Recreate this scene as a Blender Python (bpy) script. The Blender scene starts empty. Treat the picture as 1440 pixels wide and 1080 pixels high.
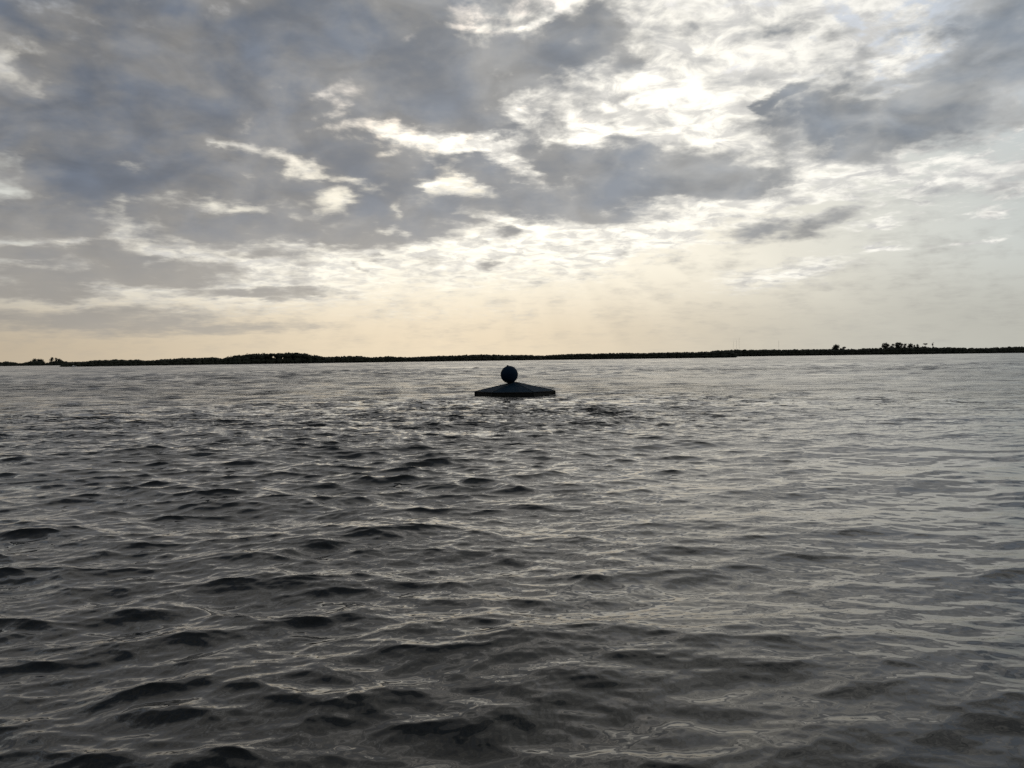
import bpy, math, random
import numpy as np
from mathutils import Vector, Matrix

random.seed(7)
rng = np.random.default_rng(11)
sc = bpy.context.scene
col = sc.collection
RAD = math.radians

# ---------------------------------------------------------------- camera
CAM_H = 3.2
cam_data = bpy.data.cameras.new("camera")
cam = bpy.data.objects.new("camera", cam_data)
col.objects.link(cam)
sc.camera = cam
cam_data.sensor_width = 36.0
cam_data.lens = 36.0 * 1123.0 / 1440.0
cam_data.clip_start = 0.1
cam_data.clip_end = 60000
cam.matrix_world = (Matrix.Translation((0, 0, CAM_H))
                    @ Matrix.Rotation(RAD(90 - 1.872), 4, 'X')
                    @ Matrix.Rotation(RAD(-0.7735), 4, 'Z'))

# ---------------------------------------------------------------- view
sc.view_settings.view_transform = 'Standard'
sc.view_settings.look = 'None'
sc.view_settings.exposure = 0.0
sc.view_settings.gamma = 1.0
sc.view_settings.use_curve_mapping = False
sc.render.film_transparent = False
sc.cycles.use_denoising = False

SUN_EL, SUN_AZ = 17.0, -2.0        # degrees; azimuth 0 = straight ahead (+Y), right positive


# ---------------------------------------------------------------- node helper
class Nodes:
    def __init__(self, tree):
        self.t = tree

    def new(self, typ, **kw):
        n = self.t.nodes.new(typ)
        for k, v in kw.items():
            setattr(n, k, v)
        return n

    def put(self, sock, v):
        if isinstance(v, bpy.types.NodeSocket):
            self.t.links.new(v, sock)
        elif v is not None:
            sock.default_value = v

    def m(self, op, a, b=None, c=None, clamp=False):
        n = self.new('ShaderNodeMath', operation=op, use_clamp=clamp)
        for i, v in enumerate((a, b, c)):
            self.put(n.inputs[i], v)
        return n.outputs[0]

    def v(self, op, a, b=None, scale=None):
        n = self.new('ShaderNodeVectorMath', operation=op)
        self.put(n.inputs[0], a)
        if b is not None:
            self.put(n.inputs[1], b)
        if scale is not None:
            self.put(n.inputs['Scale'], scale)
        return n.outputs['Value'] if op in ('LENGTH', 'DOT_PRODUCT') else n.outputs[0]

    def xyz(self, x, y, z=0.0):
        n = self.new('ShaderNodeCombineXYZ')
        for i, q in enumerate((x, y, z)):
            self.put(n.inputs[i], q)
        return n.outputs[0]

    def sep(self, v):
        n = self.new('ShaderNodeSeparateXYZ')
        self.put(n.inputs[0], v)
        return n.outputs

    def smooth(self, x, a, b, lo=0.0, hi=1.0):
        n = self.new('ShaderNodeMapRange', interpolation_type='SMOOTHSTEP')
        for i, q in enumerate((x, a, b, lo, hi)):
            self.put(n.inputs[i], q)
        return n.outputs[0]

    def lin(self, x, a, b, lo=0.0, hi=1.0):
        n = self.new('ShaderNodeMapRange', interpolation_type='LINEAR')
        for i, q in enumerate((x, a, b, lo, hi)):
            self.put(n.inputs[i], q)
        return n.outputs[0]

    def mix(self, f, a, b, blend='MIX'):
        n = self.new('ShaderNodeMix', data_type='RGBA', blend_type=blend)
        self.put(n.inputs[0], f)
        for i, q in ((6, a), (7, b)):
            if isinstance(q, (tuple, list)):
                q = (q[0], q[1], q[2], 1.0)
            self.put(n.inputs[i], q)
        return n.outputs[2]

    def noise(self, vec, scale, detail=2.0, rough=0.5, dist=0.0, lac=2.0, dims='3D', w=None):
        n = self.new('ShaderNodeTexNoise', noise_dimensions=dims)
        self.put(n.inputs['Vector'], vec)
        n.inputs['Scale'].default_value = scale
        n.inputs['Detail'].default_value = detail
        n.inputs['Roughness'].default_value = rough
        n.inputs['Lacunarity'].default_value = lac
        n.inputs['Distortion'].default_value = dist
        return n

    def gauss(self, x, x0, s):
        d = self.m('DIVIDE', self.m('SUBTRACT', x, x0), s)
        return self.m('EXPONENT', self.m('MULTIPLY', self.m('MULTIPLY', d, d), -1.0))


# ---------------------------------------------------------------- sky
# Cloud cover, in degrees of (azimuth, elevation): centre, half size, tilt, thickness.
# DARK is thick cloud (negative: breaks in it), WHITE thin sunlit cloud.
DARK = [
    (-18.66,18.79,29.02,12.68,0.8,0.95), (-28.43,15.64,10.96,6.12,0.8,0.35), (-25.65,15.35,9.05,3.56,5.8,0.5), (-17.73,19.93,8.7,2.09,0.8,0.4),
    (-30.0,14.22,4.94,4.48,0.8,0.15), (-20.18,12.11,13.41,3.15,0.8,0.45), (-26.58,11.12,6.09,1.3,0.8,0.3), (-9.61,22.8,18.6,2.49,3.8,0.35),
    (-2.7,20.63,12.06,2.39,2.8,0.55), (4.34,20.65,5.5,1.9,4.8,0.55), (-3.77,17.06,5.78,2.18,-3.2,0.7), (-9.73,17.17,7.36,2.24,0.8,0.3),
    (-9.8,13.73,6.39,1.86,-2.2,0.45), (-3.07,13.68,4.04,1.6,-11.2,0.5), (-1.32,12.62,3.54,1.05,-14.2,0.35), (-18.22,9.27,8.25,1.4,-2.2,0.95),
    (-8.67,8.59,5.71,0.93,2.8,0.7), (-10.12,10.17,3.2,1.44,0.8,0.6), (-4.64,9.98,5.54,1.56,-1.2,0.75), (-8.86,11.72,3.96,1.33,0.8,0.5),
    (9.23,12.52,11.57,2.17,-3.2,1.2), (6.76,13.62,6.48,1.31,6.8,0.45), (14.55,11.66,5.68,1.21,-5.2,0.6), (3.71,10.71,8.83,1.74,-5.2,0.95),
    (-1.35,10.94,3.04,1.06,0.8,0.3), (18.04,8.49,3.89,0.89,-1.2,0.62), (21.94,8.96,2.61,0.68,0.8,0.5), (20.53,7.91,1.78,0.46,0.8,0.2),
    (29.61,16.47,9.49,2.07,4.8,0.85), (32.55,18.18,5.34,4.15,0.8,0.75), (22.29,16.85,4.31,1.26,4.8,0.4), (26.07,14.25,9.75,2.19,1.8,0.85),
    (20.09,15.61,4.0,1.74,0.8,0.4), (28.86,13.46,5.02,1.41,0.8,0.35), (18.57,16.73,1.99,0.65,28.8,0.7), (17.38,15.44,2.52,0.97,0.8,0.35),
    (18.31,20.57,2.72,0.91,8.8,0.45), (6.11,22.71,2.48,1.42,0.8,0.45), (9.3,19.83,2.94,1.73,0.8,0.25), (13.41,19.52,2.85,1.54,0.8,0.25),
    (16.0,17.99,3.72,0.95,0.8,0.25), (12.23,21.95,1.92,1.66,0.8,0.2), (10.73,15.96,1.95,0.81,0.8,0.2), (22.72,20.3,2.13,0.88,0.8,0.2),
    (8.26,14.49,1.29,0.42,0.8,0.3), (-31.3,8.2,4.83,1.01,2.8,0.85), (-28.06,8.06,2.38,0.7,0.8,0.3), (-30.79,6.7,5.64,0.73,2.8,0.8),
    (-26.29,7.01,2.54,0.89,3.8,0.85), (-30.45,5.25,6.06,1.13,0.8,0.9), (-23.18,5.95,6.03,1.2,-2.2,0.85), (-30.29,4.21,5.33,0.57,0.8,0.7),
    (-17.18,4.6,7.44,0.53,0.8,0.75), (-28.01,2.8,10.35,0.81,1.8,0.7), (-21.75,2.19,10.57,0.66,1.8,0.5), (-31.63,9.51,4.42,0.83,0.8,0.3),
    (-18.94,7.8,5.46,0.94,-3.2,0.2), (-16.65,7.25,2.8,0.48,0.8,0.25), (-4.01,2.5,3.04,0.71,0.8,0.08), (-1.92,6.71,1.22,0.4,0.8,0.5),
    (8.69,7.68,1.49,0.44,0.8,0.3), (-0.26,8.92,1.12,0.59,0.8,0.45), (-10.68,6.62,0.69,0.34,0.8,0.35), (-9.44,7.16,0.89,0.29,0.8,0.3),
    (28.09,9.96,3.54,0.86,0.8,0.2), (24.84,11.82,3.32,0.78,0.8,0.25), (31.88,10.78,2.55,1.23,0.8,0.15), (26.86,19.83,2.39,1.17,0.8,0.2),
    (31.46,20.09,4.01,2.23,0.8,0.6), (-29.39,9.27,9.27,1.28,0.8,0.38), (-23.33,8.32,6.86,1.0,0.8,0.3), (-29.09,6.05,8.56,1.75,0.8,0.15),
    (-18.98,5.91,7.29,1.42,0.8,0.1), (-24.72,3.61,10.95,0.64,0.8,0.12), (-12.34,8.68,4.36,0.77,0.8,0.3), (3.32,19.68,6.53,1.76,-3.2,0.3),
    (-31.84,16.94,3.1,2.91,0.8,-0.6), (-31.57,17.64,0.95,0.54,-19.2,-0.35), (-30.69,16.29,1.27,0.63,15.8,-0.4), (-29.55,16.78,1.38,0.48,20.8,-0.3),
    (-32.02,14.56,2.19,1.19,0.8,-0.25), (-28.85,20.7,3.48,0.91,-9.2,-0.22), (-26.9,20.55,2.01,1.01,-14.2,-0.38), (-23.59,21.97,1.69,0.7,0.8,-0.15),
    (-13.12,17.37,1.15,1.15,0.8,-0.55), (-12.08,16.53,1.35,0.72,0.8,-0.45), (-19.77,14.06,2.78,0.62,-1.2,-1.05), (-15.1,13.48,4.49,0.91,-13.2,-1.05),
    (-13.46,12.91,2.4,1.2,0.8,-0.4), (-24.49,12.42,1.01,0.96,0.8,-0.35), (-25.58,10.33,1.41,0.7,0.8,-0.5), (-17.23,12.28,1.85,0.37,6.8,-0.4),
    (-5.21,15.35,6.52,0.88,-4.2,-1.15), (-8.56,14.55,3.96,0.46,-4.2,-0.5), (-0.78,14.98,3.03,0.93,-4.2,-0.6), (1.02,16.81,2.02,1.83,0.8,-0.45),
    (-2.92,22.35,5.02,0.55,-2.2,-0.35), (4.12,22.96,4.0,0.46,22.8,-0.55), (1.85,22.18,3.01,0.34,10.8,-0.35), (-11.29,12.52,3.9,0.52,-5.2,-0.5),
    (-12.2,11.08,1.75,1.14,0.8,-0.85), (-10.43,11.97,1.96,0.61,-11.2,-0.6), (-18.88,10.03,4.32,0.46,0.8,-0.75), (-14.24,9.83,2.39,0.43,0.8,-0.4),
    (-8.05,10.1,0.8,1.35,-9.2,-0.6), (-8.66,8.93,1.69,0.34,0.8,-0.5), (-3.35,12.01,3.13,0.81,-11.2,-1.0), (-5.26,12.53,1.51,0.67,0.8,-0.4),
    (-1.36,9.96,3.55,0.63,-19.2,-0.6), (0.71,13.08,3.04,1.05,-24.2,-0.75), (1.45,11.87,1.52,0.48,0.8,-0.3), (25.04,16.24,4.13,0.58,6.8,-0.6),
    (31.12,14.74,2.21,0.64,8.8,-0.35), (23.15,13.97,2.13,0.35,0.8,-0.25), (-30.55,8.51,0.75,0.25,0.8,-0.4), (-30.99,6.09,2.62,0.26,0.8,-0.55),
    (-27.47,7.88,2.0,0.31,4.8,-0.3), (-27.95,4.99,1.99,0.22,0.8,-0.4), (-26.78,3.9,3.25,0.27,0.8,-0.3), (9.24,13.51,1.48,0.37,0.8,-0.1),
    (-1.72,19.09,4.03,0.62,-13.2,-0.2), (-18.76,14.89,2.72,1.33,0.8,-0.12), (-13.55,19.18,4.29,1.72,0.8,-0.08), (-22.25,16.76,4.33,1.27,0.8,-0.1),
]
WHITE = [
    (-31.77,16.95,5.48,4.66,0.8,0.9), (-18.98,6.15,19.13,3.78,0.8,0.3), (9.28,17.85,20.61,11.56,0.8,0.9), (19.66,20.73,18.69,6.11,0.8,0.5),
    (23.15,11.78,16.21,3.97,-3.2,0.55), (-5.92,8.75,25.12,4.41,0.8,0.5), (-24.64,6.9,17.67,4.98,0.8,0.5), (11.66,9.84,14.56,2.87,0.8,0.35),
    (2.16,7.7,15.2,2.97,0.8,0.3), (18.72,5.48,8.64,1.52,8.8,0.62), (24.64,8.16,3.13,0.58,4.8,0.6), (25.06,6.78,2.08,0.36,3.8,0.55),
    (24.22,6.79,1.26,0.27,0.8,0.3), (30.23,6.78,3.59,0.39,2.8,0.6), (30.97,8.38,2.6,0.68,4.8,0.6), (6.7,7.59,3.0,0.89,0.8,0.4),
    (9.19,8.25,2.96,0.97,0.8,0.3), (-0.77,15.45,10.1,4.17,0.8,0.5), (2.13,5.2,12.18,3.01,0.8,0.2), (30.4,10.55,4.5,2.09,0.8,0.35),
    (-4.0,3.01,12.16,1.01,0.8,0.2), (-10.97,4.3,12.76,1.98,0.8,0.2), (31.09,19.53,2.2,0.3,8.8,-0.2), (23.57,20.89,1.26,0.47,-7.2,-0.55),
    (26.86,19.75,1.6,0.47,0.8,-0.6), (20.54,20.0,1.32,0.57,0.8,-0.5), (16.37,19.11,1.2,0.51,0.8,-0.5), (11.0,18.63,1.94,0.7,0.8,-0.45),
    (5.04,16.15,1.7,0.46,0.8,-0.4), (10.49,16.88,1.46,0.63,0.8,-0.35), (8.76,15.16,1.97,0.51,0.8,-0.35), (18.76,21.05,1.35,0.41,0.8,-0.4),
    (20.97,9.72,3.53,0.55,0.8,-0.4), (30.4,11.17,2.25,0.58,0.8,-0.3), (14.54,8.5,3.32,0.67,-2.2,-0.25), (29.64,9.58,2.29,0.51,0.8,-0.3),
]


world = bpy.data.worlds.new("World")
sc.world = world
world.use_nodes = True
wt = world.node_tree
wt.nodes.clear()
N = Nodes(wt)
direction = N.new('ShaderNodeTexCoord').outputs['Generated']
dx, dy, dz = N.sep(direction)
zc = N.m('MAXIMUM', dz, 0.0)
AZ = N.m('MULTIPLY', N.m('ARCTAN2', dx, dy), 57.29578)
EL = N.m('MULTIPLY', N.m('ARCSINE', zc), 57.29578)
# flat cloud deck seen in perspective
inv = N.m('DIVIDE', 1.0, N.m('ADD', zc, 0.13))
deck = N.xyz(N.m('MULTIPLY', dx, inv), N.m('MULTIPLY', dy, inv), 0.0)
# billow coordinates: degrees, so that lumps keep a readable size
bill = N.xyz(N.m('MULTIPLY', AZ, 0.1), N.m('MULTIPLY', EL, 0.17), 0.0)
# warp of the layout
wn = N.noise(deck, 4.2, 5.0, 0.6)
wv = N.v('SUBTRACT', wn.outputs['Color'], (0.5, 0.5, 0.5))
wamp = N.smooth(EL, 0.0, 22.0, 0.35, 1.0)
wv = N.v('SCALE', wv, scale=wamp)
wv = N.v('MULTIPLY', wv, (8.0, 3.4, 0.0))
place = N.v('ADD', N.xyz(AZ, EL, 0.0), wv)


def layout_sum(table, start):
    acc = start
    for (a, e, ra, re, tilt, amp) in table:
        mp = N.new('ShaderNodeMapping', vector_type='TEXTURE')
        N.put(mp.inputs['Vector'], place)
        mp.inputs['Location'].default_value = (a, e, 0)
        mp.inputs['Rotation'].default_value = (0, 0, RAD(tilt))
        mp.inputs['Scale'].default_value = (ra, re, 1)
        g = N.new('ShaderNodeTexGradient', gradient_type='SPHERICAL')
        N.put(g.inputs[0], mp.outputs[0])
        acc = N.m('MULTIPLY_ADD', g.outputs['Fac'], round(amp * 1.3, 3), acc)
    return acc


# broken deck carried on unseen; thicker overhead and left to shape the water's reflections
beyond = N.m('MAXIMUM', N.smooth(EL, 22.0, 40.0), N.smooth(N.m('ABSOLUTE', AZ), 33.0, 50.0))
leftness = N.smooth(AZ, -30.0, 30.0, 1.0, 0.0)
base_dark = N.m('MULTIPLY', beyond, N.m('MULTIPLY_ADD', leftness, 0.42, 0.24))
base_dark = N.m('MAXIMUM', base_dark, N.m('MULTIPLY', N.smooth(N.m('MULTIPLY_ADD', leftness, 14.0, EL), 42.0, 64.0), 1.6))
base_white = N.m('MULTIPLY', beyond, N.m('MULTIPLY_ADD', leftness, -0.5, 1.0))

n_big = N.noise(deck, 3.1, 7.0, 0.56, 0.25).outputs['Fac']
n_bill = N.noise(bill, 3.0, 6.0, 0.55, 0.4).outputs['Fac']
n_fine = N.noise(deck, 12.0, 6.0, 0.62, 0.3).outputs['Fac']
P = layout_sum([q for q in DARK if q[5] > 0], base_dark)
P = N.m('MULTIPLY', N.m('SUBTRACT', 1.0, N.m('EXPONENT', N.m('MULTIPLY', P, -1.25))), 1.02)
gaps = layout_sum([q for q in DARK if q[5] < 0], 0.0)
D = N.m('MULTIPLY_ADD', gaps, 0.51, P)
low = N.smooth(EL, 2.0, 11.0, 0.45, 1.0)
D = N.m('MULTIPLY_ADD', N.m('SUBTRACT', n_big, 0.5), N.m('MULTIPLY', low, 1.15), D)
D = N.m('MULTIPLY_ADD', N.m('SUBTRACT', n_bill, 0.5), N.m('MULTIPLY', low, 0.95), D)
D = N.m('MULTIPLY_ADD', N.m('SUBTRACT', n_fine, 0.5), 0.40, D)
puffs = N.new('ShaderNodeTexVoronoi', voronoi_dimensions='2D', feature='F1', normalize=True)
N.put(puffs.inputs['Vector'], N.v('ADD', bill, N.v('MULTIPLY', N.v('SUBTRACT', wn.outputs['Color'], (0.5, 0.5, 0.5)), (0.25, 0.2, 0.0))))
puffs.inputs['Scale'].default_value = 4.5
puffs.inputs['Detail'].default_value = 2.5
puffs.inputs['Roughness'].default_value = 0.55
D = N.m('MULTIPLY_ADD', N.m('SUBTRACT', 0.32, puffs.outputs['Distance']), 0.65, D)
Wd = layout_sum(WHITE, base_white)
Wd = N.m('MULTIPLY_ADD', N.m('SUBTRACT', n_fine, 0.5), N.smooth(EL, 3.0, 15.0, 0.7, 2.6), Wd)
Wd = N.m('MULTIPLY_ADD', N.m('SUBTRACT', n_bill, 0.5), N.smooth(EL, 3.0, 15.0, 0.5, 1.2), Wd)
Wd = N.m('MULTIPLY_ADD', N.m('MAXIMUM', D, 0.0), 0.5, Wd)

thick = N.smooth(D, -0.10, 0.62)
n_soft = N.noise(bill, 1.7, 3.0, 0.45, 0.6).outputs['Fac']
core = N.smooth(N.m('MULTIPLY_ADD', N.m('SUBTRACT', n_soft, 0.5), 2.3, D), 0.15, 1.35)
thin = N.smooth(Wd, 0.18, 0.85)

# brightness of the sky round the veiled sun
g1 = N.m('MULTIPLY', N.gauss(AZ, SUN_AZ - 1.5, 26.0), N.gauss(EL, 9.5, 16.5))
gh = N.gauss(AZ, SUN_AZ - 3.0, 21.0)
side = N.smooth(AZ, -28.0, 28.0)
front = N.smooth(dy, -0.3, 0.7)

sky = N.new('ShaderNodeTexSky', sky_type='NISHITA')
sky.sun_disc = False
sky.sun_elevation = RAD(SUN_EL)
sky.sun_rotation = RAD(SUN_AZ)
sky.air_density = 1.0
sky.dust_density = 3.0
sky.ozone_density = 1.0
S = 10.0       # colours below are radiances; the Background strength is 1 / S


def rad(r, g, b):
    return (r * S, g * S, b * S)


hor_side = N.mix(side, rad(0.46, 0.385, 0.285), rad(0.50, 0.50, 0.45))
hor = N.mix(gh, hor_side, rad(0.865, 0.73, 0.535))
up_side = N.mix(0.12, rad(0.475, 0.53, 0.545), sky.outputs[0])
up = N.mix(g1, up_side, rad(1.0, 0.94, 0.79))
clear = N.mix(N.smooth(EL, 0.5, 6.8), hor, up)
blue = N.mix(0.2, rad(0.56, 0.63, 0.72), sky.outputs[0])
clear = N.mix(N.smooth(EL, 11.0, 19.0), clear, blue)
white_side = N.mix(side, rad(0.58, 0.56, 0.51), rad(1.0, 0.985, 0.93))
white = N.mix(g1, white_side, rad(1.22, 1.16, 1.0))
glare = N.m('MULTIPLY', N.gauss(AZ, SUN_AZ + 4.0, 10.0), N.gauss(EL, SUN_EL, 6.5))
white = N.mix(glare, white, rad(1.6, 1.53, 1.36))
lump = N.noise(deck, 9.0, 7.0, 0.6, 0.5).outputs['Fac']
white = N.mix(N.smooth(lump, 0.40, 0.62, 0.0, 0.85), white, N.mix(g1, rad(0.52, 0.525, 0.53), rad(0.76, 0.735, 0.68)))
c = N.mix(thin, clear, white)
# cloud bases: grey where thinner, slate blue in the thick cores; lighter towards the sun
edge_col = N.mix(side, rad(0.25, 0.248, 0.245), rad(0.42, 0.43, 0.43))
core_col = N.mix(side, rad(0.118, 0.147, 0.198), rad(0.235, 0.27, 0.315))
cloud = N.mix(core, edge_col, core_col)
n_tone = N.noise(bill, 2.6, 4.0, 0.5, 0.5).outputs['Color']
tone = N.lin(N.sep(n_tone)[1], 0.36, 0.64, 0.80, 1.15)
cloud = N.mix(1.0, cloud, N.xyz(tone, tone, tone), 'MULTIPLY')
cloud = N.mix(N.m('MULTIPLY', g1, 0.30), cloud, rad(0.50, 0.48, 0.46))
cloud = N.mix(N.smooth(EL, 12.0, 4.0, 0.0, 0.75), cloud, N.mix(g1, rad(0.33, 0.315, 0.29), rad(0.52, 0.485, 0.43)))
c = N.mix(thick, c, cloud)
# air in front of the distant deck
c = N.mix(N.m('MULTIPLY', N.m('EXPONENT', N.m('DIVIDE', EL, -1.65)), 0.95), c, hor)
# faint shafts of light fanning down from behind the cloud
ray_ang = N.m('ARCTAN2', N.m('SUBTRACT', AZ, SUN_AZ), N.m('SUBTRACT', SUN_EL + 1.0, EL))
rays = N.noise(N.xyz(ray_ang, 0.37, 0.0), 7.0, 2.5, 0.55).outputs['Fac']
rays = N.m('MULTIPLY', N.m('SUBTRACT', rays, 0.5), N.m('MULTIPLY', N.smooth(EL, 13.0, 4.0), N.smooth(EL, -1.0, 2.0)))
c = N.mix(1.0, c, N.v('ADD', N.xyz(1.0, 1.0, 1.0), N.v('SCALE', N.xyz(1.0, 1.0, 1.0), scale=N.m('MULTIPLY', rays, 0.17))), 'MULTIPLY')
# the sky behind the viewer, away from the sun, is dimmer
c = N.mix(front, N.mix(0.55, c, rad(0.10, 0.115, 0.14)), c)
bg = N.new('ShaderNodeBackground')
bg.inputs['Strength'].default_value = 1.0 / S
N.put(bg.inputs['Color'], c)
out = N.new('ShaderNodeOutputWorld')
wt.links.new(bg.outputs[0], out.inputs[0])
world.cycles.sampling_method = 'MANUAL'
world.cycles.sample_map_resolution = 256

# ---------------------------------------------------------------- sun (veiled by cloud)
sun_data = bpy.data.lights.new("sun", 'SUN')
sun = bpy.data.objects.new("sun", sun_data)
col.objects.link(sun)
sun_data.energy = 0.15
sun_data.angle = RAD(66)
sun_data.color = (1.0, 0.93, 0.82)
to_sun = Vector((math.sin(RAD(SUN_AZ)) * math.cos(RAD(SUN_EL)),
                 math.cos(RAD(SUN_AZ)) * math.cos(RAD(SUN_EL)), math.sin(RAD(SUN_EL))))
sun.rotation_euler = to_sun.to_track_quat('Z', 'Y').to_euler()

# ---------------------------------------------------------------- materials
def material(name, base, rough=0.7, var=0.0, vscale=1.0, metallic=0.0, bump=0.0, spec=0.5, second=None):
    m = bpy.data.materials.new(name)
    m.use_nodes = True
    t = m.node_tree
    t.nodes.clear()
    q = Nodes(t)
    p = q.new('ShaderNodeBsdfPrincipled')
    o = q.new('ShaderNodeOutputMaterial')
    t.links.new(p.outputs[0], o.inputs[0])
    pos = q.new('ShaderNodeNewGeometry').outputs['Position']
    n = q.noise(pos, vscale, 5.0, 0.6)
    b2 = second or tuple(v * (1.0 - var) for v in base)
    q.put(p.inputs['Base Color'], q.mix(q.smooth(n.outputs['Fac'], 0.35, 0.65), base, b2))
    p.inputs['Roughness'].default_value = rough
    p.inputs['Metallic'].default_value = metallic
    p.inputs['Specular IOR Level'].default_value = spec
    if bump:
        b = q.new('ShaderNodeBump')
        b.inputs['Strength'].default_value = bump
        b.inputs['Distance'].default_value = 0.02
        q.put(b.inputs['Height'], n.outputs['Fac'])
        q.put(p.inputs['Normal'], b.outputs[0])
    return m


MAT = {
    'foliage': material('mangrove_foliage', (0.038, 0.041, 0.026), 0.8, vscale=0.25, second=(0.028, 0.032, 0.021), spec=0.25),
    'pine': material('pine_foliage', (0.036, 0.039, 0.025), 0.8, vscale=0.3, second=(0.028, 0.030, 0.02), spec=0.25),
    'bark': material('bark', (0.09, 0.07, 0.05), 0.9, 0.4, 1.2, spec=0.2),
    'mud': material('shore_mud', (0.09, 0.08, 0.06), 0.85, 0.4, 0.2),
    'navy': material('navy_paint', (0.005, 0.019, 0.036), 0.8, vscale=2.2, second=(0.009, 0.027, 0.045), bump=0.15, spec=0.06),
    'ball': material('ball_paint', (0.005, 0.016, 0.034), 0.8, vscale=2.0, second=(0.007, 0.021, 0.042), bump=0.1, spec=0.08),
    'hull': material('tarred_hull', (0.010, 0.011, 0.010), 0.75, vscale=3.0, second=(0.018, 0.019, 0.015), bump=0.3, spec=0.2),
    'steel': material('mast_steel', (0.35, 0.35, 0.34), 0.6, 0.2, 0.5, metallic=0.4),
    'boat_white': material('boat_gelcoat', (0.8, 0.8, 0.78), 0.35, 0.1, 2.0),
    'boat_dark': material('boat_trim', (0.05, 0.05, 0.055), 0.4, 0.2, 2.0),
}


# ---------------------------------------------------------------- mesh helpers
class MB:
    """collects vertices and faces and links them as one mesh object"""

    def __init__(self):
        self.v, self.f = [], []

    def add(self, verts, faces):
        o = len(self.v)
        self.v += [tuple(p) for p in verts]
        self.f += [tuple(i + o for i in q) for q in faces]

    def tube(self, pts, radii, n=6):
        rings = []
        for i, p in enumerate(pts):
            p = Vector(p)
            a = Vector(pts[max(i - 1, 0)])
            b = Vector(pts[min(i + 1, len(pts) - 1)])
            d = (b - a).normalized()
            u = d.orthogonal().normalized()
            w = d.cross(u)
            rings.append([p + (u * math.cos(t) + w * math.sin(t)) * radii[i]
                          for t in (2 * math.pi * k / n for k in range(n))])
        verts = [p for r in rings for p in r]
        faces = []
        for i in range(len(pts) - 1):
            for k in range(n):
                k2 = (k + 1) % n
                faces.append((i * n + k, i * n + k2, (i + 1) * n + k2, (i + 1) * n + k))
        faces.append(tuple(range(n))[::-1])
        faces.append(tuple((len(pts) - 1) * n + k for k in range(n)))
        self.add(verts, faces)

    def build(self, name, mat, parent=None, smooth=False):
        me = bpy.data.meshes.new(name)
        me.from_pydata(self.v, [], self.f)
        me.materials.append(mat)
        if smooth:
            me.polygons.foreach_set('use_smooth', [True] * len(me.polygons))
        me.update()
        o = bpy.data.objects.new(name, me)
        col.objects.link(o)
        if parent:
            o.parent = parent
        return o


def empty(name, loc, label, cat, group=None, rz=0.0):
    o = bpy.data.objects.new(name, None)
    col.objects.link(o)
    o.location = loc
    o.rotation_euler = (0, 0, rz)
    o['label'] = label
    o['category'] = cat
    if group:
        o['group'] = group
    return o


def quick_mesh(name, V, F, mat, smooth=False):
    """numpy arrays of vertices and equal-sided faces to one object"""
    me = bpy.data.meshes.new(name)
    V = np.asarray(V, np.float32)
    F = np.asarray(F, np.int32)
    k = F.shape[1]
    me.vertices.add(len(V))
    me.vertices.foreach_set('co', V.ravel())
    me.loops.add(F.size)
    me.loops.foreach_set('vertex_index', F.ravel())
    me.polygons.add(len(F))
    me.polygons.foreach_set('loop_start', np.arange(0, F.size, k, dtype=np.int32))
    me.polygons.foreach_set('use_smooth', np.full(len(F), smooth))
    me.materials.append(mat)
    me.update(calc_edges=True)
    o = bpy.data.objects.new(name, me)
    col.objects.link(o)
    return o


# ---------------------------------------------------------------- water
def wave_tile(size, n, lam_lo, lam_hi, trains, slope, seed, power=3.4):
    """periodic random sea patch: height and horizontal displacement, scaled to an rms slope"""
    r = np.random.default_rng(seed)
    k1 = 2 * np.pi * np.fft.fftfreq(n, size / n)
    kx, ky = np.meshgrid(k1, k1, indexing='xy')
    k = np.hypot(kx, ky)
    k[0, 0] = 1.0
    lam = 2 * np.pi / k
    th = np.arctan2(ky, kx)
    d = np.zeros_like(k)
    for ang, spread, wgt in trains:
        c = np.cos(th - RAD(ang))
        d += wgt * np.where(c > 0, c, 0) ** spread
    band = np.clip((lam - lam_lo) / (0.25 * lam_lo), 0, 1) * np.clip((lam_hi - lam) / (0.25 * lam_hi) + 1, 0, 1)
    amp = k ** (-power / 2 - 0.5) * np.sqrt(d * band)
    amp[0, 0] = 0
    h = amp * (r.normal(size=k.shape) + 1j * r.normal(size=k.shape))
    H = np.fft.ifft2(h)
    sx = np.fft.ifft2(1j * kx * h).real
    sy = np.fft.ifft2(1j * ky * h).real
    s = slope / math.sqrt((sx ** 2 + sy ** 2).mean())
    gx = np.fft.ifft2(1j * kx / k * h).real * s
    gy = np.fft.ifft2(1j * ky / k * h).real * s
    return size, n, H.real * s, gx, gy


def sample(tile, X, Y):
    size, n = tile[0], tile[1]
    u = X / size * n
    v = Y / size * n
    i = np.floor(u).astype(np.int64)
    j = np.floor(v).astype(np.int64)
    fu, fv = u - i, v - j
    fu = fu * fu * (3 - 2 * fu) * 0.5 + fu * 0.5
    fv = fv * fv * (3 - 2 * fv) * 0.5 + fv * 0.5
    i0, j0, i1, j1 = i % n, j % n, (i + 1) % n, (j + 1) % n
    o = []
    for A in tile[2:]:
        o.append((A[j0, i0] * (1 - fu) + A[j0, i1] * fu) * (1 - fv) + (A[j1, i0] * (1 - fu) + A[j1, i1] * fu) * fv)
    return o


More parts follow.
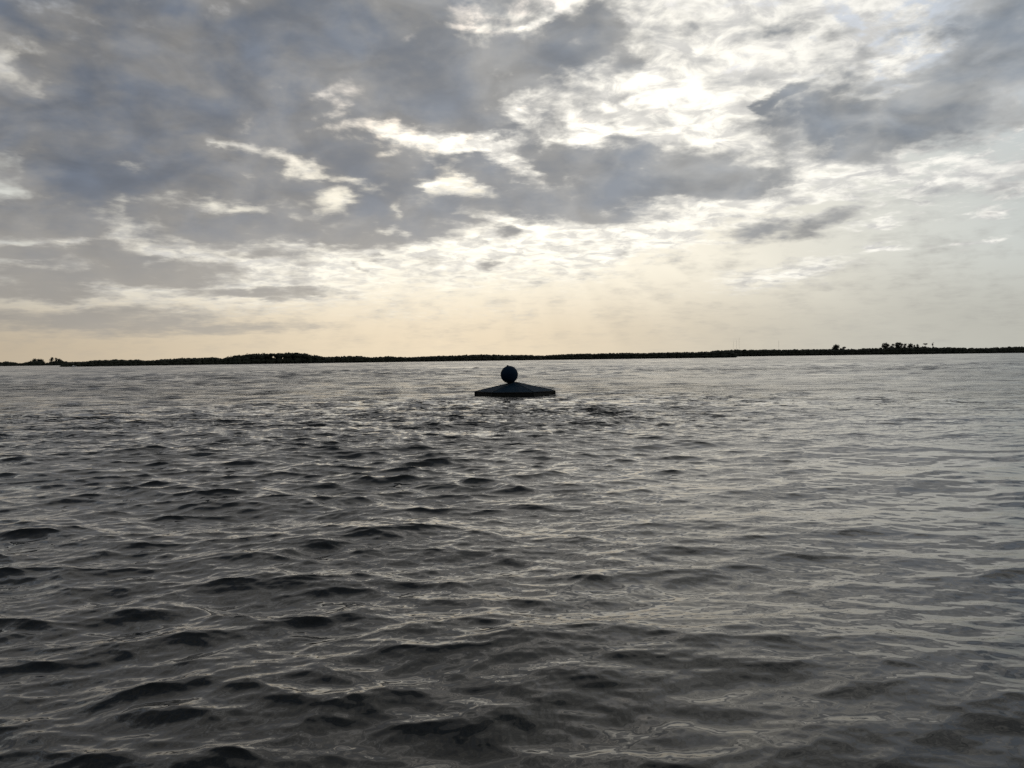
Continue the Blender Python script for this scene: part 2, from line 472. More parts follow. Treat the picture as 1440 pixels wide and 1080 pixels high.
# radial rows: finer near the viewer, every row about 0.6 of a picture line deep
rows = [0.6, 1.6, 2.6, 3.6, 4.4, 5.0]
while rows[-1] < 640.0:
    r_ = rows[-1]
    rows.append(r_ + (max(0.022, min(0.30 * r_ * r_ / (CAM_H * 799.0), 1.15)) if r_ < 260.0 else 2.4))
while rows[-1] < 16000:
    rows.append(rows[-1] * 1.12)
rows = np.array(rows)
fine = np.arange(-36.5, 36.5001, 0.088)
coarse = np.concatenate([np.arange(38.5, 180, 4.0)])
az = np.concatenate([-coarse[::-1], fine, coarse])
R, A = np.meshgrid(rows, np.radians(az), indexing='ij')
X = R * np.sin(A)
Y = R * np.cos(A)
step = np.gradient(rows)[:, None] * np.ones_like(A)
step = np.maximum(step, np.where(np.abs(A) > RAD(37.5), 0.07 * R, 0))

TRAINS2 = [(-72, 5, 1.0), (-105, 5, 0.8), (-85, 1, 0.3)]
TRAINS = [(-66, 14, 1.0), (-97, 14, 0.8), (-130, 5, 0.12), (-30, 3, 0.08), (-85, 2, 0.18)]
BANDS = [       # patch, centre wavelength, crest sharpening
    (wave_tile(263.0, 1024, 5.0, 11.0, TRAINS2, 0.060, 6), 7.0, 1.0),
    (wave_tile(131.0, 1024, 1.7, 6.0, TRAINS, 0.074, 1), 3.2, 1.2),
    (wave_tile(61.0, 1024, 0.85, 1.7, TRAINS, 0.108, 2), 1.2, 1.6),
    (wave_tile(29.0, 1024, 0.42, 0.85, TRAINS2, 0.118, 5), 0.62, 1.6),
    (wave_tile(13.0, 1024, 0.14, 0.42, TRAINS2, 0.100, 3), 0.26, 1.2),
    (wave_tile(3.7, 512, 0.045, 0.14, [(-90, 1, 1.0), (0, 1, 0.5), (180, 1, 0.5)], 0.048, 4), 0.09, 0.5),
]
# gusts: patches of rougher and calmer water
gust_tile = wave_tile(700.0, 1024, 4.0, 120.0, [(-90, 1, 1.0), (0, 1, 0.4), (180, 1, 0.4)], 1.0, 9, 2.6)
gust = sample(gust_tile, X, Y)[0]
gust = gust / gust.std()
lee = np.clip((X + 0.22 * Y + 3.0) / (0.36 * Y + 7.0), 0, 1)          # calmer water in the lee on the right
lee = lee * lee * (3 - 2 * lee)
gust = (0.98 - 0.38 * lee) * (1.0 - 0.14 * np.clip((R - 14.0) / 20.0, 0.0, 1.0)) + (0.18 + 0.10 * lee) * gust * np.clip((R - 6.0) / 24.0, 0.25, 1.0)
gust *= 1.0 - 0.12 * np.exp(-((X - 8.0) / 8.0) ** 2 - ((Y - 13.0) / 10.0) ** 2)     # a smoother slick to the right
gust = np.clip(gust, 0.38, 1.6)
Z = np.zeros_like(X)
OX = np.zeros_like(X)
OY = np.zeros_like(X)
lost = np.zeros_like(X)
for tile, lam, chop in BANDS:
    w = np.clip((lam / step - 1.3) / 1.8, 0, 1)
    w = w * w * (3 - 2 * w)
    h, gx, gy = sample(tile, X, Y)
    g = gust
    if lam > 5:
        g = np.clip((R - 60.0) / 140.0, 0.12, 1.0)       # more fetch, longer waves far out
    elif lam > 3:
        g = (0.4 + 0.6 * gust) * (1.0 + 1.0 * np.clip((R - 45.0) / 120.0, 0.0, 1.0))
    Z += h * w * g
    OX += gx * w * g * chop
    OY += gy * w * g * chop
    if 0.2 < lam < 5:
        lost += (1 - w ** 2)
lost = np.clip(lost / 4.0, 0, 1)
V = np.stack([X + OX, Y + OY, Z], -1).reshape(-1, 3)
nr, nc = X.shape
ii, jj = np.meshgrid(np.arange(nr - 1), np.arange(nc), indexing='ij')
j2 = (jj + 1) % nc
F = np.stack([ii * nc + jj, (ii + 1) * nc + jj, (ii + 1) * nc + j2, ii * nc + j2], -1).reshape(-1, 4)
V = np.vstack([V, [[0, 0, 0]]])          # close the middle under the viewer
cap = np.stack([np.full(nc, nr * nc), np.arange(nc), (np.arange(nc) + 1) % nc, np.full(nc, nr * nc)], -1)

wm = bpy.data.materials.new('lake_water')
wm.use_nodes = True
wm.node_tree.nodes.clear()
q = Nodes(wm.node_tree)
pb = q.new('ShaderNodeBsdfPrincipled')
wm.node_tree.links.new(pb.outputs[0], q.new('ShaderNodeOutputMaterial').inputs[0])
pb.inputs['Base Color'].default_value = (0.0035, 0.0046, 0.0034, 1)
pb.inputs['IOR'].default_value = 1.333
at = q.new('ShaderNodeAttribute', attribute_name='unresolved').outputs['Fac']
gu = q.new('ShaderNodeAttribute', attribute_name='gust').outputs['Fac']
pos = q.new('ShaderNodeNewGeometry').outputs['Position']
range_ = q.v('LENGTH', pos)
pos = q.new('ShaderNodeNewGeometry').outputs['Position']
far_p = q.v('MULTIPLY', pos, (0.65, 1.0, 1.0))
n1 = q.noise(far_p, 0.07, 5.5, 0.52, 0.2).outputs['Fac']
patch = q.smooth(q.noise(q.v('MULTIPLY', pos, (0.55, 1.0, 1.0)), 0.03, 8.0, 0.68).outputs['Fac'], 0.36, 0.64, 0.25, 1.7)
n2 = q.noise(q.v('MULTIPLY', pos, (0.6, 1.0, 1.0)), 4.5, 2.0, 0.5, 0.3).outputs['Fac']
far_rough = q.m('MULTIPLY', q.smooth(at, 0.45, 1.0, 0.0, 0.16), q.lin(patch, 0.25, 1.7, 0.5, 1.6))
q.put(pb.inputs['Roughness'], q.m('ADD', q.lin(at, 0.0, 1.0, 0.006, 0.05), far_rough))
hgt = q.m('MULTIPLY_ADD', n1, q.m('MULTIPLY', q.m('MULTIPLY', at, patch), 2.9), q.m('MULTIPLY', n2, q.lin(at, 0.0, 0.7, 0.0025, 0.06)))
n3 = q.noise(q.v('MULTIPLY', q.v('ADD', pos, q.v('MULTIPLY', q.v('SUBTRACT', q.noise(pos, 0.5, 2.0).outputs['Color'], (0.5, 0.5, 0.5)), (1.5, 1.5, 0.0))), (0.5, 1.0, 1.0)), 1.5, 2.0, 0.45, 0.2).outputs['Fac']
hgt = q.m('MULTIPLY_ADD', n3, q.m('MULTIPLY', at, 0.12), hgt)
hgt = q.m('MULTIPLY', hgt, q.m('MULTIPLY', gu, q.smooth(range_, 50.0, 320.0, 1.0, 0.12)))
bmp = q.new('ShaderNodeBump')
bmp.inputs['Strength'].default_value = 1.0
bmp.inputs['Distance'].default_value = 1.0
bmp.inputs['Filter Width'].default_value = 0.002
q.put(bmp.inputs['Height'], hgt)
q.put(pb.inputs['Normal'], bmp.outputs[0])

me = bpy.data.meshes.new('lake_water')
me.vertices.add(len(V))
me.vertices.foreach_set('co', V.astype(np.float32).ravel())
tri = cap[:, :3]
me.loops.add(F.size + tri.size)
me.loops.foreach_set('vertex_index', np.concatenate([F.ravel(), tri.ravel()]).astype(np.int32))
me.polygons.add(len(F) + len(tri))
me.polygons.foreach_set('loop_start', np.concatenate([np.arange(0, F.size, 4), F.size + np.arange(0, tri.size, 3)]).astype(np.int32))
me.polygons.foreach_set('use_smooth', np.ones(len(F) + len(tri), bool))
for nm, arr in (('unresolved', lost), ('gust', gust)):
    a_ = me.attributes.new(nm, 'FLOAT', 'POINT')
    a_.data.foreach_set('value', np.append(arr.ravel(), 0.0 if nm == 'unresolved' else 1.0).astype(np.float32))
me.materials.append(wm)
me.update(calc_edges=True)
me.flip_normals() if me.polygons[0].normal.z < 0 else None
water = bpy.data.objects.new('water', me)
col.objects.link(water)
water['kind'] = 'structure'


# ---------------------------------------------------------------- far shore
def spot(az_deg, dist, z=0.0):
    a = RAD(az_deg)
    return Vector((dist * math.sin(a), dist * math.cos(a), z))


ICO = None


def ico():
    global ICO
    if ICO is None:
        import bmesh
        bm = bmesh.new()
        bmesh.ops.create_icosphere(bm, subdivisions=2, radius=1.0)
        ICO = (np.array([v.co for v in bm.verts]), np.array([[v.index for v in f.verts] for f in bm.faces]))
        bm.free()
    return ICO


class Leaves:
    """crowns as lumpy cores with many loose leaf clumps, gathered as triangles"""

    def __init__(self):
        self.v, self.f, self.n = [], [], 0

    def _push(self, v, f):
        self.v.append(v)
        self.f.append(f + self.n)
        self.n += len(v)

    def core(self, c, rad, lump=0.22):
        v, f = ico()
        d = 1.0 + rng.normal(0, lump, len(v))
        self._push(v * d[:, None] * np.array(rad) + np.array(c), f)

    def clumps(self, c, rad, n, size, shell=0.55):
        d = rng.normal(size=(n, 3))
        d /= np.linalg.norm(d, axis=1)[:, None]
        rr = shell + (1.12 - shell) * rng.random(n) ** 0.7
        p = np.array(c) + d * rr[:, None] * np.array(rad)
        s = size * (0.6 + 0.8 * rng.random(n))
        a = rng.normal(size=(n, 3)); a /= np.linalg.norm(a, axis=1)[:, None]
        b = np.cross(a, rng.normal(size=(n, 3))); b /= np.linalg.norm(b, axis=1)[:, None]
        q0 = p + a * s[:, None]
        q1 = p + b * s[:, None] * 0.8
        q2 = p - a * s[:, None] * 0.9
        q3 = p - b * s[:, None] * 0.8
        v = np.stack([q0, q1, q2, q3], 1).reshape(-1, 3)
        i = np.arange(n) * 4
        f = np.concatenate([np.stack([i, i + 1, i + 2], 1), np.stack([i, i + 2, i + 3], 1)])
        self._push(v, f)

    def build(self, name, mat, parent=None, origin=None):
        V = np.vstack(self.v)
        if origin is not None:
            V = V - np.array(origin)
        o = quick_mesh(name, V, np.vstack(self.f), mat)
        if parent:
            o.parent = parent
        return o


def mass(name, label, dist, depth, tops, spacing, mat, gaps=()):
    """a far wood as one mass: rows of crowns following a canopy line of (azimuth deg, height m)"""
    L = Leaves()
    xa = [t[0] for t in tops]
    xh = [t[1] for t in tops]
    a0, a1 = xa[0], xa[-1]
    nrow = 4
    for k in range(nrow):
        d = dist + 4 + depth * k / nrow
        n = int(RAD(a1 - a0) * d / spacing * 1.3)
        for i in range(n):
            a = a0 + (a1 - a0) * (i + rng.random()) / n
            h = float(np.interp(a, xa, xh)) * (0.90 + 0.11 * rng.random()) * (1.0 if k else 0.9)
            dd = d + rng.normal(0, depth * 0.1)
            p = spot(a, dd)
            r = max(0.55 * spacing, 0.36 * h) * (0.55 + 0.9 * rng.random() ** 1.5)
            r = min(r, 3.8)
            # skirt of foliage down to the water, then the crown
            L.core((p.x, p.y, 0.30 * h), (r * 1.35, r * 1.3, 0.36 * h), 0.12)
            L.core((p.x, p.y, h - 0.42 * h * 0.8), (r, r, 0.42 * h * 0.8), 0.16)
            L.clumps((p.x, p.y, 0.62 * h), (r * 1.1, r * 1.1, 0.38 * h), 30, (0.11 * h ** 0.5 + 0.28) * (0.6 + 0.8 * rng.random()), 0.8)
    o = L.build(name, mat)
    o['kind'] = 'stuff'
    o['label'] = label
    return o


# low banks the woods stand on
def bank(name, dist, a0, a1, depth, h=0.45):
    mb = MB()
    n = 120
    vs = []
    prof = [(-3.0, -0.6), (0.0, 0.05), (2.5, h), (depth, h + 0.6), (depth + 30, -0.6)]
    for i in range(n + 1):
        a = a0 + (a1 - a0) * i / n
        j = rng.normal(0, 1.0)
        for (d, z) in prof:
            p = spot(a, dist + d + j, z)
            vs.append(p)
    m = len(prof)
    fs = [(i * m + k, (i + 1) * m + k, (i + 1) * m + k + 1, i * m + k + 1) for i in range(n) for k in range(m - 1)]
    mb.add(vs, fs)
    o = mb.build(name, MAT['mud'], smooth=True)
    o['kind'] = 'structure'
    return o


bank('far_shore', 2250, -55.0, -27.0, 120)
bank('left_shore', 1030, -29.17, 15.64, 160)
bank('right_shore', 1640, 13.29, 52.0, 200)
mass('distant_woods', 'low dark mangrove strip on the farthest shore at the left edge', 2250, 60, [(-44.89,12.3),(-37.73,6.4),(-32.63,10.0),(-32.34,11.8),(-32.05,10.3),(-31.72,6.9),(-31.42,7.6),(-31.09,10.8),(-30.86,12.4),(-30.48,12.2),(-30.26,5.2),(-29.95,10.2),(-29.49,13.4),(-29.06,8.9),(-28.08,7.4)], 9.0, MAT['foliage'])
mass('mangrove_woods', 'long dark mangrove wood along the left shore before the tall pines', 1030, 40, [(-29.34,2.3),(-29.14,4.2),(-28.67,5.3),(-28.08,5.9),(-27.28,7.5),(-26.79,7.3),(-26.26,8.0),(-25.64,7.0),(-25.02,7.7),(-24.6,5.9),(-23.54,7.3),(-22.67,8.4),(-21.58,8.6),(-20.47,9.2),(-19.93,7.8),(-19.57,8.5),(-18.89,9.3),(-18.2,9.5)], 5.0, MAT['foliage'])
mass('middle_woods', 'long low dark wood along the shore behind the buoy', 1030, 40, [(-14.16,7.8),(-13.19,7.9),(-12.03,8.2),(-10.56,8.5),(-10.12,6.5),(-9.32,7.1),(-8.58,7.7),(-8.28,6.4),(-7.33,6.2),(-6.07,6.9),(-4.04,7.6),(-2.01,8.4),(-0.99,7.4),(0.03,7.1),(1.05,7.1),(2.07,5.7),(3.34,6.8),(4.1,7.5),(6.63,7.8),(7.63,8.0),(9.13,7.4),(10.61,7.7),(12.08,7.7),(13.3,7.9),(14.02,8.1),(14.5,9.3),(15.07,9.3),(15.45,7.3),(15.73,4.1)], 5.0, MAT['foliage'])
mass('right_woods', 'dark even woods along the right hand shore under the emergent trees', 1640, 60, [(14.02,12.4),(15.31,13.8),(16.86,13.7),(18.71,12.8),(20.52,12.5),(21.85,12.3),(23.16,11.4),(24.52,12.7),(24.86,13.1),(27.32,12.9),(28.12,12.5),(29.11,11.2),(30.45,10.0),(31.2,10.6),(31.94,11.4),(32.67,11.0),(38.08,9.4),(45.18,7.4)], 7.0, MAT['foliage'])
PINES = [(-19.75,8.6),(-19.11,10.3),(-18.42,12.2),(-17.5,12.9),(-16.8,12.6),(-15.86,13.2),(-15.15,13.6),(-14.44,12.3),(-13.96,10.6),(-13.24,8.0),(-12.9,7.5)]
HOLES = [(-16.55, 8.3, 0.66, 0.8999999999999999), (-16.03, 8.2, 0.8250000000000001, 0.975), (-15.3, 8.4, 0.49500000000000005, 0.825), (-14.85, 8.8, 0.8800000000000001, 1.0)]      # daylight under the pine crowns: (azimuth, height, half width, half height)
L = Leaves()
trunks = MB()
pa = [p[0] for p in PINES]
ph = [p[1] for p in PINES]
for k in range(3):
    d = 1030 + 6 + 9 * k
    n = int(RAD(pa[-1] - pa[0]) * d / 4.6)
    for i in range(n):
        a = pa[0] + (pa[-1] - pa[0]) * (i + rng.random()) / n
        h = float(np.interp(a, pa, ph)) * (0.86 + 0.16 * rng.random())
        p = spot(a, d + rng.normal(0, 1.2))
        r = 2.5 + 1.2 * rng.random()
        def opened(z0, z1, pad=0.0):
            return any(abs(RAD(a - q0) * d) < q2 + 0.5 * r + pad and z1 > q1 - q3 and z0 < q1 + q3 for (q0, q1, q2, q3) in HOLES)
        trunks.tube([(p.x, p.y, -0.2), (p.x + 0.2, p.y, h * 0.5), (p.x, p.y, h * 0.95)], [0.22, 0.17, 0.08], 5)
        lo = 0.50 * h if not opened(0.50 * h, 0.66 * h) else 0.78 * h
        L.core((p.x, p.y, (lo + h) / 2), (r, r, (h - lo) / 2), 0.2)
        L.clumps((p.x, p.y, (lo + h) / 2), (r * 1.15, r * 1.15, (h - lo) / 2 * 1.1), 34, 0.75, 0.75)
        u = 0.62 * h if not opened(0.40 * h, 0.62 * h) else 0.40 * h
        L.core((p.x, p.y, u * 0.5), (3.6, 3.4, u * 0.52), 0.14)
        L.clumps((p.x, p.y, u * 0.5), (3.8, 3.8, u * 0.5), 16, 0.8, 0.85)
stand = L.build('pine_wood', MAT['pine'])
stand['kind'] = 'stuff'
stand['label'] = 'tall dark pine wood rising highest on the left shore with small gaps of daylight'
st = trunks.build('pine_trunk', MAT['bark'], stand)
st['kind'] = 'stuff'


# ---------------------------------------------------------------- trees standing above the woods
def lone_tree(name, az_deg, dist, h, crown_w, label, crowns, group, lean=0.0, bare=False, mat='pine'):
    base = spot(az_deg, dist, 0.3)
    root = empty(name, base, label, 'tree', group)
    tb = MB()
    top = Vector((lean, 0, h * 0.93))
    mid = Vector((lean * 0.35 + 0.15, 0.1, h * 0.5))
    r0 = 0.022 * h + 0.08
    tb.tube([(0, 0, -0.6), (0.02, 0, h * 0.2), mid, top], [r0 * 1.25, r0, r0 * 0.75, r0 * 0.3], 7)
    limbs = []
    for (ox, oz, rx, rz) in crowns:
        y = random.uniform(-0.4, 0.4) * rx
        s = 0.45 + 0.3 * random.random()
        st = Vector((lean * s, 0, h * min(0.78, max(0.35, oz - 0.22))))
        tb.tube([st, st.lerp(Vector((ox, y, oz * h)), 0.6) + Vector((0, 0, 0.2)), (ox, y, oz * h)], [r0 * 0.5, r0 * 0.35, r0 * 0.14], 5)
        limbs.append((ox, y, oz * h, rx, rz))
    tb.build('trunk', MAT['bark'], root, True)
    if bare:
        fb = MB()
        for k in range(9):
            t = 2 * math.pi * k / 9 + random.random()
            z0 = h * random.uniform(0.72, 0.95)
            ln = crown_w * random.uniform(0.3, 0.55)
            e = Vector((math.cos(t) * ln, math.sin(t) * ln, z0 + ln * random.uniform(0.2, 0.8)))
            fb.tube([(lean * z0 / h, 0, z0), e * 0.55 + Vector((0, 0, z0 * 0.45 + 0.15)), e], [r0 * 0.4, r0 * 0.25, r0 * 0.1], 5)
        fb.build('bare_branches', MAT['bark'], root, True)
    L = Leaves()
    for (x, y, z, rx, rz) in limbs:
        L.core((x, y, z), (rx * 0.62, rx * 0.62, rz * 0.55), 0.3)
        L.clumps((x, y, z - 0.12 * rz), (rx * 1.05, rx * 1.05, rz * 1.2), 130, 0.14 * rx + 0.14, 0.3)
        L.clumps((x * 0.6, y, z - 1.3 * rz), (rx * 0.7, rx * 0.7, rz), 40, 0.12 * rx + 0.12, 0.2)
    L.build('crown', MAT[mat], root)
    return root


lone_tree('broad_tree', 22.09, 1665, 20.3, 14.6, 'lone broad domed tree above the right hand woods, left of the tree cluster', [(0.73, 0.86, 5.26, 2.92), (-3.5, 0.7, 3.8, 2.63), (3.21, 0.76, 3.5, 2.63), (-6.13, 0.55, 2.92, 2.04), (0.0, 0.6, 4.38, 2.63)], 'emergent trees above the right hand woods', 0.88, False, 'pine')
lone_tree('small_tree', 22.48, 1665, 16.1, 11.7, 'small ragged tree just right of the lone domed tree', [(2.92, 0.88, 3.21, 1.46), (-2.19, 0.72, 2.92, 1.61), (0.88, 0.65, 3.5, 1.46)], 'emergent trees above the right hand woods', 0.00, False, 'pine')
lone_tree('broad_tree', 25.09, 1665, 21.9, 16.1, 'tall round crowned tree, leftmost of the cluster on the right hand woods', [(0.0, 0.88, 5.26, 2.77), (-4.38, 0.72, 3.5, 2.63), (4.38, 0.76, 3.65, 2.92), (0.0, 0.62, 4.38, 2.34)], 'emergent trees above the right hand woods', 0.00, False, 'pine')
lone_tree('slender_tree', 25.47, 1665, 20.1, 8.8, 'narrow tree with a tilted top, second from the left in the cluster', [(1.46, 0.9, 2.63, 1.61), (-2.34, 0.7, 2.92, 2.34), (1.17, 0.6, 3.21, 2.34)], 'emergent trees above the right hand woods', 1.46, False, 'pine')
lone_tree('broad_tree', 25.86, 1665, 22.3, 16.1, 'widest flat topped tree in the middle of the right hand cluster', [(0.0, 0.9, 5.55, 2.04), (-4.38, 0.74, 3.5, 2.77), (4.38, 0.78, 3.5, 2.63), (0.0, 0.62, 5.84, 2.92)], 'emergent trees above the right hand woods', 0.00, False, 'pine')
lone_tree('slender_tree', 26.21, 1665, 20.1, 7.3, 'narrow straight tree right beside the widest flat topped tree', [(0.29, 0.88, 2.63, 2.34), (-1.46, 0.66, 2.92, 2.34), (0.88, 0.56, 2.92, 2.04)], 'emergent trees above the right hand woods', 0.00, False, 'pine')
lone_tree('oval_tree', 26.51, 1665, 19.9, 11.7, 'oval dense tree right of the middle of the right hand cluster', [(0.0, 0.86, 4.09, 2.63), (-2.63, 0.68, 3.21, 2.63), (2.63, 0.68, 3.21, 2.63)], 'emergent trees above the right hand woods', 0.00, False, 'pine')
lone_tree('slender_tree', 26.76, 1665, 17.8, 5.8, 'thinnest leafy tree between the oval tree and the cone shaped tree', [(0.0, 0.88, 1.75, 1.75), (0.58, 0.66, 2.19, 2.34)], 'emergent trees above the right hand woods', 0.00, False, 'pine')
lone_tree('cone_tree', 26.92, 1665, 18.5, 8.8, 'small cone shaped tree at the right end of the dense cluster', [(0.0, 0.88, 2.04, 2.04), (0.0, 0.7, 3.21, 2.34), (0.0, 0.58, 3.8, 2.04)], 'emergent trees above the right hand woods', 0.00, False, 'pine')
lone_tree('bushy_tree', 27.34, 1665, 15.4, 10.2, 'low bushy tree standing apart beneath a thin flat top, right of the cluster', [(0.0, 0.8, 4.09, 2.19), (-2.19, 0.62, 3.21, 2.04)], 'emergent trees above the right hand woods', 0.00, False, 'pine')
lone_tree('palm_like_tree', 27.38, 1665, 19.5, 10.2, 'thin stemmed tree with a small flat tuft on top, behind the low bushy tree', [(0.0, 0.95, 3.8, 0.73)], 'emergent trees above the right hand woods', 0.00, False, 'pine')
lone_tree('dead_tree', 27.80, 1665, 21.6, 5.8, 'bare pole like dead tree, rightmost of the emergent trees', [(-0.44, 0.8, 1.31, 1.9)], 'emergent trees above the right hand woods', 0.00, True, 'pine')
lone_tree('rounded_tree', -30.84, 2275, 15.9, 14.0, 'rounded bushy tree on the far left shore, left one of a touching pair', [(0.0, 0.82, 5.21, 3.61), (-6.01, 0.55, 5.21, 3.61), (3.01, 0.6, 5.21, 4.01)], 'trees at the far left shore', 0.00, False, 'foliage')
lone_tree('rounded_tree', -30.56, 2275, 15.4, 16.0, 'rounded bushy tree on the far left shore, right one of a touching pair', [(-3.21, 0.86, 4.01, 2.8), (4.01, 0.82, 4.41, 3.01), (0.0, 0.6, 7.21, 4.41), (8.01, 0.5, 4.01, 3.21)], 'trees at the far left shore', 0.00, False, 'foliage')
lone_tree('upright_tree', -29.92, 2275, 19.6, 10.0, 'tallest upright tree on the far left shore, left of a narrow gap of sky', [(0.6, 0.88, 3.41, 3.01), (-0.6, 0.66, 4.41, 4.01)], 'trees at the far left shore', 0.00, False, 'foliage')
lone_tree('upright_tree', -29.68, 2275, 18.6, 8.0, 'thin pale topped tree just right of the narrow gap of sky at far left', [(0.0, 0.9, 2.6, 2.0), (0.4, 0.64, 3.61, 4.01)], 'trees at the far left shore', 0.00, False, 'foliage')
lone_tree('rounded_tree', -29.52, 2275, 16.0, 12.0, 'dense tree stepping down to the right of the thin pale topped tree', [(0.0, 0.84, 4.21, 3.01), (5.61, 0.66, 3.61, 3.21), (0.0, 0.56, 6.01, 4.01)], 'trees at the far left shore', 0.00, False, 'foliage')


# ---------------------------------------------------------------- radio masts far behind the woods
def radio_mast(az_deg, dist, h, label):
    root = empty('radio_mast', spot(az_deg, dist, 0.5), label, 'mast', 'thin radio masts beyond the woods')
    f = MB()
    w = 0.55
    cs = [(w * math.cos(t), w * math.sin(t)) for t in (0.5, 0.5 + 2.094, 0.5 + 4.189)]
    for x, y in cs:
        f.tube([(x, y, -1), (x, y, h)], [0.045, 0.045], 5)
    f.build('mast_leg_frame', MAT['steel'], root)
    b = MB()
    nb = int(h / 3)
    for i in range(nb):
        for k in range(3):
            (x0, y0), (x1, y1) = cs[k], cs[(k + 1) % 3]
            b.tube([(x0, y0, i * 3.0), (x1, y1, i * 3.0 + 3.0)], [0.018, 0.018], 4)
    b.build('lattice', MAT['steel'], root)
    a = MB()
    a.tube([(0, 0, h - 0.5), (0, 0, h + 4)], [0.06, 0.03], 6)
    a.build('antenna', MAT['steel'], root)
    return root


radio_mast(15.520, 2600, 45.1, 'faint thin radio mast above the woods, left and shortest of a close trio')
radio_mast(15.718, 2600, 48.2, 'faint thin radio mast above the woods, middle of a close trio')
radio_mast(15.894, 2600, 54.3, 'faint thin radio mast above the woods, right and tallest of a close trio')
radio_mast(18.483, 2600, 44.6, 'very faint radio mast standing to the right of the close trio of masts')


# ---------------------------------------------------------------- floating buoy: ball on a low six-sided pyramid
BX, BY = spot(0.2, 68.9).x, 68.9
buoy = empty('floating_buoy', (BX, BY, 0.0), 'dark blue ball on the peak of a low six sided float out on the water', 'buoy',
             rz=RAD(-3.5))
RB = 3.42
Z0, Z1, ZA = -0.35, 0.35, 1.13
hexa = [(RB * math.cos(RAD(60 * k)), RB * math.sin(RAD(60 * k))) for k in range(6)]
gap = 0.012


def slab(name, quad, thick, mat, parent, inset=0.012):
    """a plate with thickness: outer outline 'quad' (counter-clockwise seen from outside), slightly rounded edge"""
    P = [Vector(p) for p in quad]
    n = (P[1] - P[0]).cross(P[2] - P[0]).normalized()
    c = sum(P, Vector()) / len(P)
    e1 = [p + (c - p).normalized() * gap for p in P]
    e2 = [p + (c - p).normalized() * (gap + inset) + n * inset * 0.6 for p in P]
    e0 = [p + (c - p).normalized() * gap - n * thick for p in P]
    k = len(P)
    mb = MB()
    fs = [tuple(range(2 * k, 3 * k))]
    for i in range(k):
        j = (i + 1) % k
        fs.append((i, j, k + j, k + i))
        fs.append((k + i, k + j, 2 * k + j, 2 * k + i))
    fs.append(tuple(range(k))[::-1])
    mb.add(e0 + e1 + e2, fs)
    return mb.build(name, mat, parent)


for k in range(6):
    (x0, y0), (x1, y1) = hexa[k], hexa[(k + 1) % 6]
    slab('hull_panel', [(x0, y0, Z0), (x1, y1, Z0), (x1, y1, Z1), (x0, y0, Z1)], 0.06, MAT['hull'], buoy)
    slab('roof_panel', [(x0 * 0.992, y0 * 0.992, Z1 + 0.012), (x1 * 0.992, y1 * 0.992, Z1 + 0.012), (0, 0, ZA)], 0.04, MAT['navy'], buoy)
seam = MB()
for k in range(6):
    x0, y0 = hexa[k]
    seam.tube([(x0 * 0.99, y0 * 0.99, Z1 + 0.004), (x0 * 0.03, y0 * 0.03, ZA - 0.02)], [0.035, 0.03], 8)
seam.build('ridge_rib', MAT['hull'], buoy, True)
rim = MB()
for k in range(6):
    (x0, y0), (x1, y1) = hexa[k], hexa[(k + 1) % 6]
    rim.tube([(x0 * 1.01, y0 * 1.01, Z1 - 0.03), (x1 * 1.01, y1 * 1.01, Z1 - 0.03)], [0.04, 0.04], 8)
rim.build('rubbing_rail', MAT['hull'], buoy, True)
for k in range(6):
    x0, y0 = hexa[k]
    f_ = MB()
    f_.tube([(x0 * 1.012, y0 * 1.012, Z0 + 0.1), (x0 * 1.012, y0 * 1.012, Z1 - 0.05)], [0.05, 0.05], 8)
    f_.build('corner_fender', MAT['hull'], buoy, True)
neck = MB()
bcx, bcy, bcz, br = -0.46, -0.12, 1.768, 0.752
neck.tube([(-0.12, -0.04, ZA - 0.16), (-0.3, -0.1, bcz - br + 0.06)], [0.24, 0.17], 14)
neck.build('neck', MAT['navy'], buoy, True)
import bmesh
bm = bmesh.new()
bmesh.ops.create_uvsphere(bm, u_segments=48, v_segments=28, radius=br)
for v in bm.verts:       # welded gores: very slight flattening between seams
    t = math.atan2(v.co.y, v.co.x)
    s = 1.0 - 0.006 * abs(math.sin(t * 6))
    v.co.x *= s
    v.co.y *= s
bm.transform(Matrix.Translation((bcx, bcy, bcz)))
bme = bpy.data.meshes.new('ball')
bm.to_mesh(bme)
bm.free()
bme.polygons.foreach_set('use_smooth', [True] * len(bme.polygons))
bme.materials.append(MAT['ball'])
ball = bpy.data.objects.new('ball', bme)
col.objects.link(ball)
ball.parent = buoy
band = MB()
band.tube([(bcx + (br + 0.004) * math.cos(t), bcy + (br + 0.004) * math.sin(t), bcz) for t in np.linspace(0, 2 * math.pi, 49)], [0.014] * 49, 6)
band.build('weld_seam', MAT['ball'], ball, True)
lug = MB()
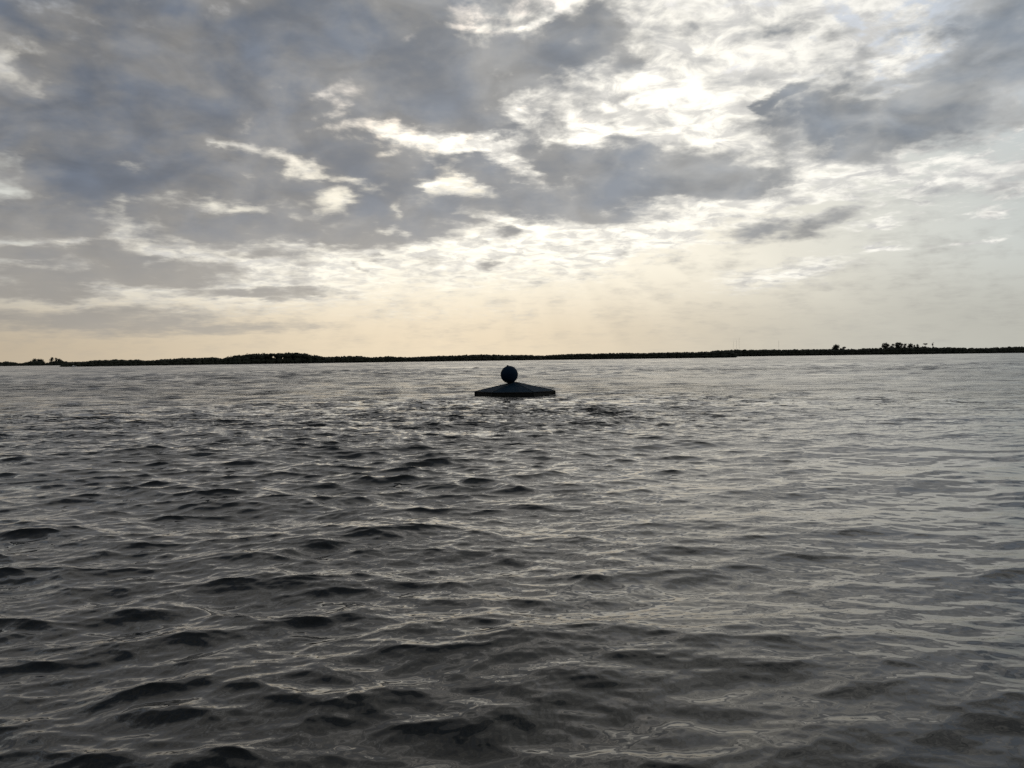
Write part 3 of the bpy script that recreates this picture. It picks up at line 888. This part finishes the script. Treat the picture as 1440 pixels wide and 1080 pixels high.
lug.tube([(bcx - 0.13, bcy, bcz + br - 0.05), (bcx - 0.13, bcy, bcz + br + 0.035), (bcx - 0.13, bcy, bcz + br + 0.06)], [0.10, 0.085, 0.04], 10)
lug.build('lifting_lug', MAT['hull'], ball, True)

# ---------------------------------------------------------------- small boat off the left shore
boat = empty('motor_boat', spot(-28.74, 905.0, 0.0), 'tiny white motor boat on the water in front of the left hand woods', 'boat', rz=RAD(15))
hb = MB()
secs = [(-2.6, 0.85, 0.55), (-1.2, 1.0, 0.6), (0.6, 0.95, 0.7), (1.9, 0.6, 0.85), (2.8, 0.06, 1.0)]
vs = []
for (x, w, z) in secs:
    vs += [(x, -w, z), (x, -w * 0.75, -0.1), (x, 0, -0.35), (x, w * 0.75, -0.1), (x, w, z)]
fs = [(i * 5 + k, (i + 1) * 5 + k, (i + 1) * 5 + k + 1, i * 5 + k + 1) for i in range(4) for k in range(4)]
fs += [(0, 1, 2, 3, 4)] + [(i * 5 + 4, (i + 1) * 5 + 4, (i + 1) * 5, i * 5) for i in range(4)]
hb.add(vs, fs)
hb.build('hull', MAT['boat_white'], boat)
cb = MB()
cb.add([(-0.9, -0.7, 0.62), (0.9, -0.65, 0.7), (0.9, 0.65, 0.7), (-0.9, 0.7, 0.62), (-0.8, -0.6, 1.6), (0.35, -0.55, 1.6), (0.35, 0.55, 1.6), (-0.8, 0.6, 1.6)],
       [(0, 1, 5, 4), (1, 2, 6, 5), (2, 3, 7, 6), (3, 0, 4, 7), (4, 5, 6, 7)])
cabin = cb.build('cabin', MAT['boat_white'], boat)
wb = MB()
wb.add([(0.87, -0.55, 0.95), (0.87, 0.55, 0.95), (0.5, 0.5, 1.5), (0.5, -0.5, 1.5)], [(0, 1, 2, 3)])
wb.build('windscreen', MAT['boat_dark'], cabin)
ob = MB()
ob.tube([(-2.75, 0, -0.3), (-2.75, 0, 0.5), (-2.7, 0, 0.95)], [0.1, 0.16, 0.2], 8)
ob.build('outboard_motor', MAT['boat_dark'], boat)
